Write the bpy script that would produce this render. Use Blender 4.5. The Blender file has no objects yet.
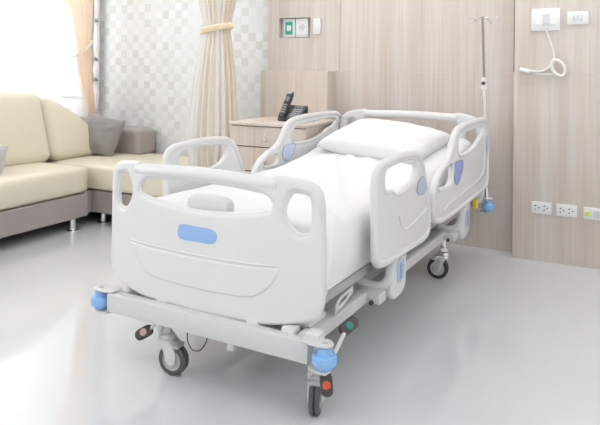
import bpy, bmesh, math, random
from math import sin, cos, pi, radians, sqrt
from mathutils import Vector, Matrix, noise
random.seed(7)
sc = bpy.context.scene
COL = sc.collection

# ------------------------------------------------------------------ materials
def mat(name, col, rough=.5, metal=0., coat=0., spec=.5, sheen=0., bump=None, trans=0., alpha=1., sss=0.):
    m = bpy.data.materials.new(name); m.use_nodes = True
    nt = m.node_tree; b = nt.nodes['Principled BSDF']
    b.inputs['Base Color'].default_value = (*col, 1)
    b.inputs['Roughness'].default_value = rough
    b.inputs['Metallic'].default_value = metal
    b.inputs['Coat Weight'].default_value = coat
    b.inputs['Coat Roughness'].default_value = .1
    b.inputs['Specular IOR Level'].default_value = spec
    b.inputs['Sheen Weight'].default_value = sheen
    b.inputs['Transmission Weight'].default_value = trans
    b.inputs['Alpha'].default_value = alpha
    if bump:
        scale, strength, dist = bump
        tc = nt.nodes.new('ShaderNodeTexCoord'); n = nt.nodes.new('ShaderNodeTexNoise')
        n.inputs['Scale'].default_value = scale; n.inputs['Detail'].default_value = 4
        bp = nt.nodes.new('ShaderNodeBump'); bp.inputs['Strength'].default_value = strength
        bp.inputs['Distance'].default_value = dist
        nt.links.new(tc.outputs['Object'], n.inputs['Vector'])
        nt.links.new(n.outputs['Fac'], bp.inputs['Height'])
        nt.links.new(bp.outputs['Normal'], b.inputs['Normal'])
    return m

def ramp(nt, stops, interp='LINEAR'):
    r = nt.nodes.new('ShaderNodeValToRGB'); cr = r.color_ramp; cr.interpolation = interp
    while len(cr.elements) < len(stops): cr.elements.new(.5)
    for e, (p, c) in zip(cr.elements, stops):
        e.position = p; e.color = (*c, 1)
    return r

def wood_mat(name, dark, mid, light, rough=.45):
    m = mat(name, mid, rough); nt = m.node_tree; b = nt.nodes['Principled BSDF']
    tc = nt.nodes.new('ShaderNodeTexCoord')
    def layer(sx, sz, det):
        mp = nt.nodes.new('ShaderNodeMapping'); mp.inputs['Scale'].default_value = (sx, sx, sz)
        n = nt.nodes.new('ShaderNodeTexNoise'); n.inputs['Scale'].default_value = 1; n.inputs['Detail'].default_value = det
        n.inputs['Roughness'].default_value = .6
        nt.links.new(tc.outputs['Object'], mp.inputs['Vector']); nt.links.new(mp.outputs['Vector'], n.inputs['Vector'])
        return n
    a = layer(9, .5, 3); c = layer(70, 1.2, 4)
    mx = nt.nodes.new('ShaderNodeMath'); mx.operation = 'MULTIPLY_ADD'
    mx.inputs[1].default_value = .45
    nt.links.new(c.outputs['Fac'], mx.inputs[0])
    m2 = nt.nodes.new('ShaderNodeMath'); m2.operation = 'MULTIPLY'; m2.inputs[1].default_value = .55
    nt.links.new(a.outputs['Fac'], m2.inputs[0]); nt.links.new(m2.outputs[0], mx.inputs[2])
    r = ramp(nt, [(.33, dark), (.5, mid), (.66, light)])
    nt.links.new(mx.outputs[0], r.inputs['Fac']); nt.links.new(r.outputs['Color'], b.inputs['Base Color'])
    return m

def wallpaper_mat():
    m = mat('wallpaper', (.8, .8, .78), .6); nt = m.node_tree; b = nt.nodes['Principled BSDF']
    tc = nt.nodes.new('ShaderNodeTexCoord')
    mp = nt.nodes.new('ShaderNodeMapping'); mp.inputs['Location'].default_value = (.013, .5, .02)
    mp.inputs['Scale'].default_value = (1, 0, 1)
    nt.links.new(tc.outputs['Object'], mp.inputs['Vector'])
    ck = nt.nodes.new('ShaderNodeTexChecker'); ck.inputs['Scale'].default_value = 14.5
    ck.inputs['Color1'].default_value = (1, 1, 1, 1); ck.inputs['Color2'].default_value = (0, 0, 0, 1)
    nt.links.new(mp.outputs['Vector'], ck.inputs['Vector'])
    # every square gets its own tone
    sn = nt.nodes.new('ShaderNodeVectorMath'); sn.operation = 'SCALE'; sn.inputs['Scale'].default_value = 14.5
    fl = nt.nodes.new('ShaderNodeVectorMath'); fl.operation = 'FLOOR'
    wn = nt.nodes.new('ShaderNodeTexWhiteNoise')
    nt.links.new(mp.outputs['Vector'], sn.inputs[0]); nt.links.new(sn.outputs[0], fl.inputs[0]); nt.links.new(fl.outputs[0], wn.inputs['Vector'])
    r1 = ramp(nt, [(0, (.655, .67, .64)), (.5, (.71, .73, .72)), (1, (.76, .775, .78))])
    nt.links.new(wn.outputs['Value'], r1.inputs['Fac'])
    r2 = ramp(nt, [(0, (.75, .765, .775)), (1, (.80, .81, .82))])
    nt.links.new(wn.outputs['Value'], r2.inputs['Fac'])
    mx = nt.nodes.new('ShaderNodeMixRGB')
    nt.links.new(ck.outputs['Fac'], mx.inputs['Fac']); nt.links.new(r1.outputs['Color'], mx.inputs['Color1']); nt.links.new(r2.outputs['Color'], mx.inputs['Color2'])
    nt.links.new(mx.outputs['Color'], b.inputs['Base Color'])
    return m

def stripe_mat(name, stops, rough=.8, translucent=0.):
    """cloth woven in stripes; the stripe position is the vertex attribute 'u'"""
    m = mat(name, (.9, .8, .7), rough, spec=.2, sheen=.2); nt = m.node_tree; b = nt.nodes['Principled BSDF']
    at = nt.nodes.new('ShaderNodeAttribute'); at.attribute_name = 'u'
    fr = nt.nodes.new('ShaderNodeMath'); fr.operation = 'FRACT'
    nt.links.new(at.outputs['Fac'], fr.inputs[0])
    r = ramp(nt, stops, 'LINEAR'); nt.links.new(fr.outputs[0], r.inputs['Fac'])
    nt.links.new(r.outputs['Color'], b.inputs['Base Color'])
    if translucent:
        tr = nt.nodes.new('ShaderNodeBsdfTranslucent'); nt.links.new(r.outputs['Color'], tr.inputs['Color'])
        ms = nt.nodes.new('ShaderNodeMixShader'); ms.inputs[0].default_value = translucent
        nt.links.new(b.outputs[0], ms.inputs[1]); nt.links.new(tr.outputs[0], ms.inputs[2])
        nt.links.new(ms.outputs[0], nt.nodes['Material Output'].inputs['Surface'])
    return m

M = {}
M['plastic'] = mat('bed_plastic', (.745, .745, .742), .33, spec=.45)
M['plastic_inner'] = mat('bed_plastic_matt', (.74, .74, .74), .45)
M['steel_white'] = mat('painted_steel', (.65, .65, .65), .35)
M['steel_grey'] = mat('grey_steel', (.36, .36, .37), .4, metal=.3)
M['chrome'] = mat('chrome', (.82, .82, .83), .12, metal=1.)
M['dark_steel'] = mat('dull_steel', (.30, .28, .27), .3, metal=.8)
M['rubber'] = mat('grey_rubber', (.105, .105, .11), .6)
M['hub'] = mat('wheel_hub', (.52, .52, .53), .45)
M['tyre_black'] = mat('black_tyre', (.035, .035, .038), .6)
M['blue'] = mat('blue_bumper', (.27, .50, .84), .4)
M['blue_label'] = mat('blue_label', (.30, .48, .80), .4)
M['pale_label'] = mat('pale_blue_label', (.50, .56, .66), .4)
M['violet_label'] = mat('periwinkle_label', (.30, .37, .72), .4)
M['pale_violet_label'] = mat('pale_periwinkle_label', (.60, .67, .87), .4)
M['label_line'] = mat('label_outline', (.35, .40, .50), .5)
M['green'] = mat('green_disc', (.02, .24, .19), .4)
M['red'] = mat('orange_disc', (.72, .12, .05), .4)
M['pink'] = mat('faded_pink_disc', (.55, .33, .33), .5)
M['pedal'] = mat('dark_pedal', (.07, .06, .06), .5)
M['sheet'] = mat('white_sheet', (.83, .83, .83), .85, spec=.15, sheen=.15, bump=(7, .3, .02))
M['pillow'] = mat('pillowcase', (.80, .80, .80), .85, spec=.15, sheen=.15, bump=(14, .15, .01))
M['foam'] = mat('mattress_cover', (.62, .62, .63), .7)
M['cream'] = mat('cream_leather', (.78, .725, .58), .42, spec=.45, bump=(60, .06, .004))
M['taupe'] = mat('taupe_leather', (.40, .355, .34), .4, spec=.45, bump=(60, .06, .004))
M['cushion'] = mat('grey_satin', (.27, .245, .24), .42, sheen=.5, bump=(20, .12, .01))
M['cushion_pale'] = mat('pale_grey_satin', (.46, .44, .45), .42, sheen=.5, bump=(20, .12, .01))
M['wood'] = wood_mat('panel_wood', (.60, .505, .435), (.67, .60, .55), (.73, .685, .65))
M['cab_wood'] = wood_mat('cabinet_wood', (.60, .49, .41), (.69, .595, .52), (.75, .67, .61))
M['seam'] = mat('panel_edge_strip', (.72, .64, .58), .5)
M['dark_gap'] = mat('dark_gap', (.10, .075, .06), .7)
M['wallpaper'] = wallpaper_mat()
M['paint'] = mat('white_paint', (.85, .85, .84), .6)
M['socket'] = mat('white_socket', (.86, .86, .85), .35)
M['socket_shade'] = mat('pale_grey_insert', (.68, .70, .71), .4)
M['hole'] = mat('black_hole', (.03, .03, .035), .7)
M['navy'] = mat('navy_hole', (.03, .07, .20), .6)
M['gasgreen'] = mat('green_gas_label', (.02, .42, .27), .45)
M['lime'] = mat('yellow_green_label', (.62, .80, .10), .5)
M['yellow'] = mat('yellow_tag', (.80, .66, .08), .5)
M['cord'] = mat('white_cord', (.82, .80, .77), .5)
M['phone'] = mat('black_phone_plastic', (.035, .036, .04), .3)
M['phone_grey'] = mat('grey_phone_face', (.10, .10, .11), .35)
M['key'] = mat('phone_key', (.36, .37, .39), .4)
M['lcd'] = mat('phone_display', (.22, .24, .25), .2)
M['rope'] = mat('rope_tieback', (.86, .72, .52), .7, sheen=.3)
M['curtain'] = stripe_mat('striped_curtain', [(0, (.95, .84, .68)), (.14, (.94, .90, .82)), (.30, (.88, .86, .87)), (.42, (.96, .95, .93)),
                                              (.56, (.92, .88, .85)), (.68, (.95, .88, .76)), (.84, (.93, .90, .89)), (1, (.95, .84, .68))], translucent=.3)
M['drape'] = stripe_mat('peach_drape', [(0, (.95, .76, .58)), (.25, (.94, .83, .70)), (.45, (.86, .74, .65)), (.6, (.96, .85, .71)), (.85, (.94, .77, .60)), (1, (.95, .76, .58))], translucent=.3)
M['sheer'] = stripe_mat('sheer_voile', [(0, (.95, .95, .95)), (1, (.95, .95, .95))], translucent=.6)
M['band'] = mat('cream_tieback', (.74, .68, .55), .7)

# floor: pale glossy vinyl
fm = mat('glossy_floor', (.60, .60, .605), .07, spec=.55, coat=.35)
M['floor'] = fm
nt = fm.node_tree; tc = nt.nodes.new('ShaderNodeTexCoord'); n = nt.nodes.new('ShaderNodeTexNoise'); n.inputs['Scale'].default_value = 1.6
n.inputs['Detail'].default_value = 3
rr = ramp(nt, [(.3, (.655, .665, .68)), (.7, (.69, .70, .715))])
nt.links.new(tc.outputs['Object'], n.inputs['Vector']); nt.links.new(n.outputs['Fac'], rr.inputs['Fac']); nt.links.new(rr.outputs['Color'], nt.nodes['Principled BSDF'].inputs['Base Color'])

# glass for the window
gm = bpy.data.materials.new('window_glass'); gm.use_nodes = True; M['glass'] = gm
nt = gm.node_tree; nt.nodes.clear(); o_ = nt.nodes.new('ShaderNodeOutputMaterial'); t_ = nt.nodes.new('ShaderNodeBsdfTransparent')
g_ = nt.nodes.new('ShaderNodeBsdfGlossy'); g_.inputs['Roughness'].default_value = .02; x_ = nt.nodes.new('ShaderNodeMixShader'); x_.inputs[0].default_value = .05
nt.links.new(t_.outputs[0], x_.inputs[1]); nt.links.new(g_.outputs[0], x_.inputs[2]); nt.links.new(x_.outputs[0], o_.inputs[0])
lm = bpy.data.materials.new('fill_lamp_diffuser'); lm.use_nodes = True; M['lamp'] = lm
b = lm.node_tree.nodes['Principled BSDF']; b.inputs['Emission Color'].default_value = (.975, .985, 1, 1); b.inputs['Emission Strength'].default_value = 7.5

# ------------------------------------------------------------------ mesh helpers
def finish(name, me, m, parent, angle=40, smooth=True):
    me.name = name
    if smooth:
        me.polygons.foreach_set('use_smooth', [True] * len(me.polygons))
        me.set_sharp_from_angle(angle=radians(angle))
    o = bpy.data.objects.new(name, me); COL.objects.link(o)
    me.materials.append(M[m] if isinstance(m, str) else m)
    if parent: o.parent = parent
    return o

def obj(name, bm, m, parent=None, angle=40, smooth=True):
    bmesh.ops.recalc_face_normals(bm, faces=bm.faces[:])
    me = bpy.data.meshes.new(name); bm.to_mesh(me); bm.free()
    return finish(name, me, m, parent, angle, smooth)

def BM(): return bmesh.new()

def merge(bm, tmp, mtx=None):
    if mtx is not None: bmesh.ops.transform(tmp, matrix=mtx, verts=tmp.verts[:])
    me = bpy.data.meshes.new('tmp'); tmp.to_mesh(me); tmp.free(); bm.from_mesh(me); bpy.data.meshes.remove(me)

def box(bm, x0, x1, y0, y1, z0, z1, bev=0., seg=2, mtx=None):
    t = BM(); bmesh.ops.create_cube(t, size=1)
    for v in t.verts:
        v.co = Vector(((x0 + x1) / 2 + v.co.x * (x1 - x0), (y0 + y1) / 2 + v.co.y * (y1 - y0), (z0 + z1) / 2 + v.co.z * (z1 - z0)))
    if bev: bmesh.ops.bevel(t, geom=t.edges[:], offset=bev, segments=seg, profile=.5, affect='EDGES')
    merge(bm, t, mtx)

def catmull(pts, n=6, closed=False):
    P = [Vector(p) for p in pts]; out = []; N = len(P)
    rng = range(N if closed else N - 1)
    for i in rng:
        p1, p2 = P[i], P[(i + 1) % N]
        p0 = P[i - 1] if (closed or i > 0) else p1 * 2 - p2
        p3 = P[(i + 2) % N] if (closed or i + 2 < N) else p2 * 2 - p1
        # centripetal, so uneven spacing never overshoots
        d1 = max((p1 - p0).length, 1e-5) ** .5; d2 = max((p2 - p1).length, 1e-5) ** .5; d3 = max((p3 - p2).length, 1e-5) ** .5
        m1 = (p1 - p0) / d1 - (p2 - p0) / (d1 + d2) + (p2 - p1) / d2
        m2 = (p2 - p1) / d2 - (p3 - p1) / (d2 + d3) + (p3 - p2) / d3
        m1 *= d2; m2 *= d2
        for k in range(n):
            t = k / n
            out.append(p1 * (2 * t**3 - 3 * t**2 + 1) + m1 * (t**3 - 2 * t**2 + t) + p2 * (-2 * t**3 + 3 * t**2) + m2 * (t**3 - t**2))
    if not closed: out.append(P[-1])
    return out

def tube(bm, pts, r, seg=10, closed=False, rz=None, up=(0, 0, 1)):
    """sweep of a round (or r x rz elliptical) section along pts; r may be a list"""
    P = [Vector(p) for p in pts]; N = len(P); rings = []
    nrm = None
    for i in range(N):
        a = P[i - 1] if (closed or i > 0) else P[i]; b2 = P[(i + 1) % N] if (closed or i < N - 1) else P[i]
        t = (b2 - a).normalized()
        if nrm is None:
            nrm = Vector(up).cross(t)
            if nrm.length < 1e-3: nrm = Vector((1, 0, 0)).cross(t)
            nrm.normalize()
        nrm = (nrm - t * nrm.dot(t)).normalized(); bn = t.cross(nrm)
        ri = r[i] if isinstance(r, (list, tuple)) else r
        rb = ri if rz is None else rz
        rings.append([bm.verts.new(P[i] + nrm * (ri * cos(2 * pi * k / seg)) + bn * (rb * sin(2 * pi * k / seg))) for k in range(seg)])
    for i in range(N if closed else N - 1):
        A, B = rings[i], rings[(i + 1) % N]
        for k in range(seg):
            bm.faces.new((A[k], A[(k + 1) % seg], B[(k + 1) % seg], B[k]))
    if not closed:
        bm.faces.new(rings[0][::-1]); bm.faces.new(rings[-1])

def lathe(bm, prof, c=(0, 0, 0), seg=24, mtx=None):
    """prof: (radius, height) pairs about the z axis"""
    t = BM(); rings = []
    for r, z in prof:
        if r < 1e-5: rings.append([t.verts.new((0, 0, z))])
        else: rings.append([t.verts.new((r * cos(2 * pi * k / seg), r * sin(2 * pi * k / seg), z)) for k in range(seg)])
    for A, B in zip(rings, rings[1:]):
        for k in range(seg):
            k2 = (k + 1) % seg
            if len(A) == 1 and len(B) == 1: continue
            if len(A) == 1: t.faces.new((A[0], B[k], B[k2]))
            elif len(B) == 1: t.faces.new((A[k], A[k2], B[0]))
            else: t.faces.new((A[k], A[k2], B[k2], B[k]))
    m = Matrix.Translation(c)
    if mtx is not None: m = m @ mtx
    merge(bm, t, m)

def plate_bm(outline, holes=(), thick=.03, bevel=.01, samples=5, cuts=None, smooth=True, res=2):
    """a plate with rounded rim cut from a closed outline, lying in local XY, thickness along Z"""
    cu = bpy.data.curves.new('tmp', 'CURVE'); cu.dimensions = '2D'; cu.fill_mode = 'BOTH'
    cu.extrude = max(thick / 2 - bevel, 0); cu.bevel_depth = bevel; cu.bevel_resolution = res; cu.offset = -bevel
    for L in [outline] + list(holes):
        pts = catmull([(p[0], p[1], 0) for p in L], samples, True) if smooth else [Vector((p[0], p[1], 0)) for p in L]
        sp = cu.splines.new('POLY'); sp.points.add(len(pts) - 1)
        for q, p in zip(sp.points, pts): q.co = (p.x, p.y, 0, 1)
        sp.use_cyclic_u = True
    o = bpy.data.objects.new('tmp', cu); COL.objects.link(o)
    bpy.context.view_layer.update()
    dg = bpy.context.evaluated_depsgraph_get()
    me = bpy.data.meshes.new_from_object(o.evaluated_get(dg))
    bpy.data.objects.remove(o); bpy.data.curves.remove(cu)
    bm = BM(); bm.from_mesh(me); bpy.data.meshes.remove(me)
    bmesh.ops.remove_doubles(bm, verts=bm.verts[:], dist=1e-5)
    if cuts:
        for c in cuts:
            bmesh.ops.bisect_plane(bm, geom=bm.verts[:] + bm.edges[:] + bm.faces[:], dist=1e-6, plane_co=(c, 0, 0), plane_no=(1, 0, 0))
    return bm

XZ = Matrix(((1, 0, 0, 0), (0, 0, 1, 0), (0, 1, 0, 0), (0, 0, 0, 1)))      # plate (a,b) -> (x, z), thickness along y
YZ = Matrix(((0, 0, 1, 0), (1, 0, 0, 0), (0, 1, 0, 0), (0, 0, 0, 1)))      # plate (a,b) -> (y, z), thickness along x

def puffy(bm, c, half, r=.04, puff=(0, 0, 0), n=10, fn=None):
    """rounded box whose faces swell by puff"""
    hx, hy, hz = half; H = Vector(half)
    t = BM(); bmesh.ops.create_cube(t, size=2)
    bmesh.ops.subdivide_edges(t, edges=t.edges[:], cuts=n, use_grid_fill=True)
    for v in t.verts:
        p = v.co.copy()
        # crowd the grid towards the edges
        p = Vector([math.copysign(abs(a) ** .6, a) if abs(a) > 1e-6 else 0 for a in p])
        q0 = Vector((p.x * hx, p.y * hy, p.z * hz))
        q = Vector([max(-(H[i] - r), min(H[i] - r, q0[i])) for i in range(3)])
        d = q0 - q
        if d.length > 1e-9: d = d.normalized() * r
        w = q + d
        u = [w[i] / H[i] for i in range(3)]
        for i in range(3):
            j, k = (i + 1) % 3, (i + 2) % 3
            w[i] += math.copysign(puff[i], u[i]) * abs(u[i]) ** 3 * max(0, 1 - u[j]**2) * max(0, 1 - u[k]**2)
        if fn: w = fn(w, u)
        v.co = w + Vector(c)
    merge(bm, t)

def empty(name, loc=(0, 0, 0), rz=0., label=None, cat=None, group=None):
    o = bpy.data.objects.new(name, None); o.empty_display_size = .1; COL.objects.link(o)
    o.location = loc; o.rotation_euler = (0, 0, rz)
    tag(o, label, cat, group); return o

def tag(o, label=None, cat=None, group=None):
    if label: o['label'] = label
    if cat: o['category'] = cat
    if group: o['group'] = group
    return o

def struct(o): o['kind'] = 'structure'; return o
def lab(o, s): o['label'] = s; return o

# ================================================================== the room
YB, YR, YW = 4.41, 4.28, 4.45        # wood wall, raised wood panel, wallpaper wall
XL = -4.42; CEIL = 2.75; XRt = 2.6; YF = -2.2

b = BM(); box(b, XL - .2, XRt, YF, YB + .3, -.06, 0); struct(obj('floor', b, 'floor', smooth=False))
b = BM(); box(b, XL - .2, XRt, YF, YB + .3, CEIL, CEIL + .06); struct(obj('ceiling', b, 'paint', smooth=False))
# wallpaper wall
b = BM(); box(b, XL - .2, -2.56, YW, YW + .15, 0, CEIL); struct(obj('wall_back_left', b, 'wallpaper', smooth=False))
# wood-panelled wall, with a recess for the outlets
NX0, NX1, NZ0, NZ1 = -2.463, -2.182, 1.447, 1.605
b = BM()
S = 1.188; g = .0022
box(b, -2.56, NX0, YB, YB + .17, S + g, CEIL, .0012, 1)
box(b, NX1, -1.931 - g, YB, YB + .17, S + g, CEIL, .0012, 1)
box(b, NX0, NX1, YB, YB + .17, S + g, NZ0, .0)
box(b, NX0, NX1, YB, YB + .17, NZ1, CEIL, .0)
box(b, -1.931 + g, -.647, YB, YB + .17, S + g, CEIL, .0012, 1)
box(b, -1.985, -.647, YB, YB + .17, 0, S - g, .0012, 1)
box(b, -.645, XRt, YR, YB + .17, S + g, CEIL, .0012, 1)
box(b, -.645, XRt, YR, YB + .17, 0, S - g, .0012, 1)
wb = struct(obj('wall_back', b, 'wood', smooth=False))
b = BM(); box(b, NX0, NX1, YB + .055, YB + .1, NZ0, NZ1); obj('recess_lining', b, 'paint', wb, smooth=False)
b = BM(); box(b, -2.54, -.65, YB - .0004, YB + .16, S - g, S + g); box(b, -.640, XRt, YR - .0004, YR + .05, S - g, S + g)
obj('panel_seam', b, 'seam', wb, smooth=False)
b = BM(); box(b, -1.938, -1.924, YB + .006, YB + .1, S, CEIL); obj('panel_seam', b, 'seam', wb, smooth=False)
b = BM(); box(b, -.6495, -.6455, YR - .001, YR + .01, S + .01, CEIL); obj('edge_line', b, 'dark_gap', wb, smooth=False)
# low protruding panel behind the bedside cabinet
b = BM(); box(b, -2.55, -1.972, YR, YB, 0, S, .0015, 1); struct(obj('trim_1', b, 'cab_wood', smooth=False))
# left wall with the window
WY0, WY1, WZ0, WZ1 = -1.6, 4.26, .78, 2.45  # opening lengthened out of view so more daylight reaches the footboard front
b = BM()
box(b, XL - .18, XL, YF, WY0, 0, CEIL); box(b, XL - .18, XL, WY1, YW, 0, CEIL)
box(b, XL - .18, XL, WY0, WY1, 0, WZ0); box(b, XL - .18, XL, WY0, WY1, WZ1, CEIL)
struct(obj('wall_left', b, 'paint', smooth=False))
b = BM(); xf = XL - .11
for y0, y1, z0, z1 in ((WY0, WY1, WZ0, WZ0 + .05), (WY0, WY1, WZ1 - .05, WZ1), (WY0, WY0 + .05, WZ0 + .05, WZ1 - .05), (WY1 - .05, WY1, WZ0 + .05, WZ1 - .05),
                       (-.32, -.26, WZ0 + .05, WZ1 - .05), (1.22, 1.28, WZ0 + .05, WZ1 - .05), (2.78, 2.84, WZ0 + .05, WZ1 - .05)):
    box(b, xf - .03, xf + .03, y0, y1, z0, z1, .004, 1)
wf = struct(obj('window_1', b, 'paint', smooth=False))
b = BM(); box(b, xf - .004, xf + .004, WY0 + .04, WY1 - .04, WZ0 + .04, WZ1 - .04); obj('pane', b, 'glass', wf, smooth=False)
# white rolled blind strip / side post in the corner, three dark hooks on it
b = BM()
for z0, z1 in ((.80, 1.075), (1.085, 1.262), (1.272, 1.62), (1.63, 2.4)):
    rr_ = .030
    lathe(b, [(0, z0), (rr_ * .7, z0 + .004), (rr_ * 1.05, z0 + (z1 - z0) * .4), (rr_ * 1.05, z0 + (z1 - z0) * .6), (rr_ * .7, z1 - .004), (0, z1)], (XL + .035, 4.375, 0), 14)
t1 = struct(obj('trim_2', b, 'paint'))
for z in (1.08, 1.267, 1.625):
    b = BM()
    tube(b, catmull([(XL + .075, 4.345, z - .008), (XL + .085, 4.335, z + .012), (XL + .07, 4.33, z + .022), (XL + .06, 4.34, z + .006)], 4), .0045, 6)
    box(b, XL + .045, XL + .075, 4.345, 4.362, z - .007, z + .007, .002, 1)
    obj('hook', b, 'dark_steel', t1)

b = BM(); box(b, XRt, XRt + .12, YF, YB + .17, 0, CEIL); struct(obj('wall_right', b, 'paint', smooth=False))
b = BM(); box(b, XL - .2, XRt + .12, YF - .12, YF, 0, CEIL); struct(obj('wall_front', b, 'paint', smooth=False))
# unseen square ceiling lamps, added to wash the wall and fill front and right
fill_lamp_spots = [(-3.3, 3.5), (-1.9, 3.8), (-.5, 3.8), (.9, 3.8), (1.9, 2.2), (.9, 1.0), (-1.0, .2), (-2.9, .9), (2.1, 1.0), (.4, -1.0), (-1.6, -1.2), (1.8, -1.2)]
proto = None
for x, y in fill_lamp_spots:
    if proto is None:
        t = empty('ceiling_fill_lamp', (x, y, CEIL - .001), 0, 'unseen flat square lamp panel added in the ceiling as fill light', 'ceiling lamp', 'added ceiling fill lamps')
        b = BM()
        for q in ((-.32, .32, -.32, -.30), (-.32, .32, .30, .32), (-.32, -.30, -.30, .30), (.30, .32, -.30, .30)): box(b, *q, -.02, 0, .002, 1)
        obj('frame', b, 'paint', t, smooth=False)
        b = BM(); box(b, -.30, .30, -.30, .30, -.012, -.002); obj('diffuser', b, 'lamp', t, smooth=False); proto = t
    else:
        r = proto.copy(); COL.objects.link(r); r.location = (x, y, CEIL - .001)
        for ch in list(proto.children):
            c = ch.copy(); COL.objects.link(c); c.parent = r

# ================================================================== hospital bed
TH = radians(-1.8); BO = Vector((-1.365, 1.95, 0))
bed = empty('hospital_bed', BO, TH, 'white electric hospital bed on castors with blue corner bumpers', 'hospital bed')
BX = -.045                       # centre line of the foot end

# ---- footboard
def mirror(half):                # half outline from top centre clockwise to bottom centre, in (s, z)
    return half + [(-s, z) for s, z in reversed(half) if abs(s) > 1e-6]
def wing(s):
    a = abs(s) - .24
    return 0 if a <= 0 else (.9 * a * a if a < .12 else .9 * .0144 + .216 * (a - .12))
fb_out = mirror([(0, .828), (.12, .826), (.24, .820), (.305, .815), (.32, .825), (.40, .821), (.445, .812), (.476, .79), (.490, .755), (.494, .65), (.495, .50), (.495, .395),
                 (.482, .355), (.45, .330), (.39, .315), (.30, .300), (.15, .291), (0, .288)])
fb_win = mirror([(0, .780), (.12, .778), (.22, .770), (.275, .762), (.303, .742), (.312, .722), (.303, .700), (.268, .690), (.18, .675), (.09, .666), (0, .662)])
fb_hole = [(.372, .765), (.385, .777), (.425, .776), (.447, .766), (.455, .745), (.456, .66), (.448, .634), (.425, .622), (.398, .625), (.372, .648), (.352, .690), (.356, .735)]
def bend(bm, off=0.):
    for v in bm.verts:
        v.co.y += wing(v.co.x) + off; v.co.x += BX
fb = plate_bm(fb_out, [fb_win, fb_hole, [(-s, z) for s, z in fb_hole]], .036, .013, 5, [i * .03 for i in range(-17, 18)])
bmesh.ops.transform(fb, matrix=XZ, verts=fb.verts[:])
# thicker rounded handrail along the top and collars round the openings
hr = catmull([(s, 0, z) for s, z in ((-.335, .797), (-.30, .795), (-.2, .799), (-.1, .803), (0, .804), (.1, .803), (.2, .799), (.30, .795), (.335, .797))], 5)
tube(fb, hr, [.012] + [.024] * (len(hr) - 2) + [.012], 12)
tube(fb, [(v.x, 0, v.y) for v in catmull([(s, z, 0) for s, z in mirror([(0, .790), (.12, .788), (.23, .780), (.285, .772), (.315, .748), (.325, .722), (.313, .692), (.272, .679), (.18, .663), (.09, .654), (0, .650)])], 4, True)], .013, 8, True, rz=.0195)
for sg in (1, -1):
    ring = [((s - .41) * 1.16 + .41, (z - .70) * 1.1 + .70) for s, z in fb_hole]
    tube(fb, [(sg * v.x, 0, v.y) for v in catmull([(s, z, 0) for s, z in ring], 4, True)], .011, 8, True, rz=.0185)
# raised apron panel
ap = plate_bm([(-.35, .500), (-.2, .494), (0, .490), (.2, .494), (.335, .503), (.340, .497), (.325, .462), (.28, .415), (.235, .390), (.12, .379), (0, .376), (-.12, .379), (-.235, .390), (-.28, .415), (-.325, .462), (-.352, .493)],
              [], .012, .005, 4, [i * .03 for i in range(-12, 13)])
merge(fb, ap, Matrix.Translation((0, -.0165, 0)) @ XZ)
gr = catmull([(-.35, -.0185, .512), (-.2, -.0185, .506), (0, -.0185, .502), (.2, -.0185, .506), (.335, -.0185, .514)], 8)
tube(fb, gr, .0035, 6)
bend(fb)
footboard = obj('footboard', fb, 'plastic', bed, 35)
b = plate_bm([(-.085, .592), (-.078, .607), (0, .608), (.075, .605), (.092, .592), (.092, .570), (.078, .555), (0, .552), (-.075, .554), (-.088, .567)], [], .006, .002, 4)
bmesh.ops.transform(b, matrix=Matrix.Translation((-.058, -.0185, .0)) @ XZ, verts=b.verts[:])
lab(obj('label_plate', b, 'blue_label', footboard), 'blue oblong name plate in the middle of the footboard')
# small box hooked on the inside of the footboard
b = plate_bm([(-.140, .60), (-.142, .66), (-.138, .698), (-.120, .712), (-.04, .716), (.03, .710), (.050, .695), (.052, .66), (.048, .60)], [], .055, .016, 5, res=4)
bmesh.ops.transform(b, matrix=Matrix.Translation((0, .050, 0)) @ XZ, verts=b.verts[:])
obj('control_box', b, 'plastic', footboard)

# ---- headboard
YH = 2.17
hb_out = mirror([(0, .930), (.15, .929), (.30, .924), (.32, .931), (.39, .922), (.45, .905), (.485, .875), (.497, .82), (.499, .65), (.499, .42), (.46, .36), (.30, .34), (0, .335)])
hb_win = mirror([(0, .884), (.15, .883), (.29, .878), (.325, .862), (.338, .835), (.325, .76), (.25, .70), (.12, .685), (0, .682)])
hb_hole = [(.40, .868), (.43, .862), (.448, .83), (.45, .72), (.43, .69), (.40, .70), (.385, .75), (.383, .84)]
b = plate_bm(hb_out, [hb_win, hb_hole, [(-s, z) for s, z in hb_hole]], .034, .013, 5, [i * .04 for i in range(-12, 13)])
bmesh.ops.transform(b, matrix=XZ, verts=b.verts[:])
hr = catmull([(s, 0, z) for s, z in ((-.335, .902), (-.28, .899), (-.1, .904), (0, .905), (.1, .904), (.28, .899), (.335, .902))], 5)
tube(b, hr, [.012] + [.025] * (len(hr) - 2) + [.012], 12)
for v in b.verts: v.co.y += YH - wing(v.co.x) * .6; v.co.x += .008
obj('headboard', b, 'plastic', bed, 35)

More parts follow.
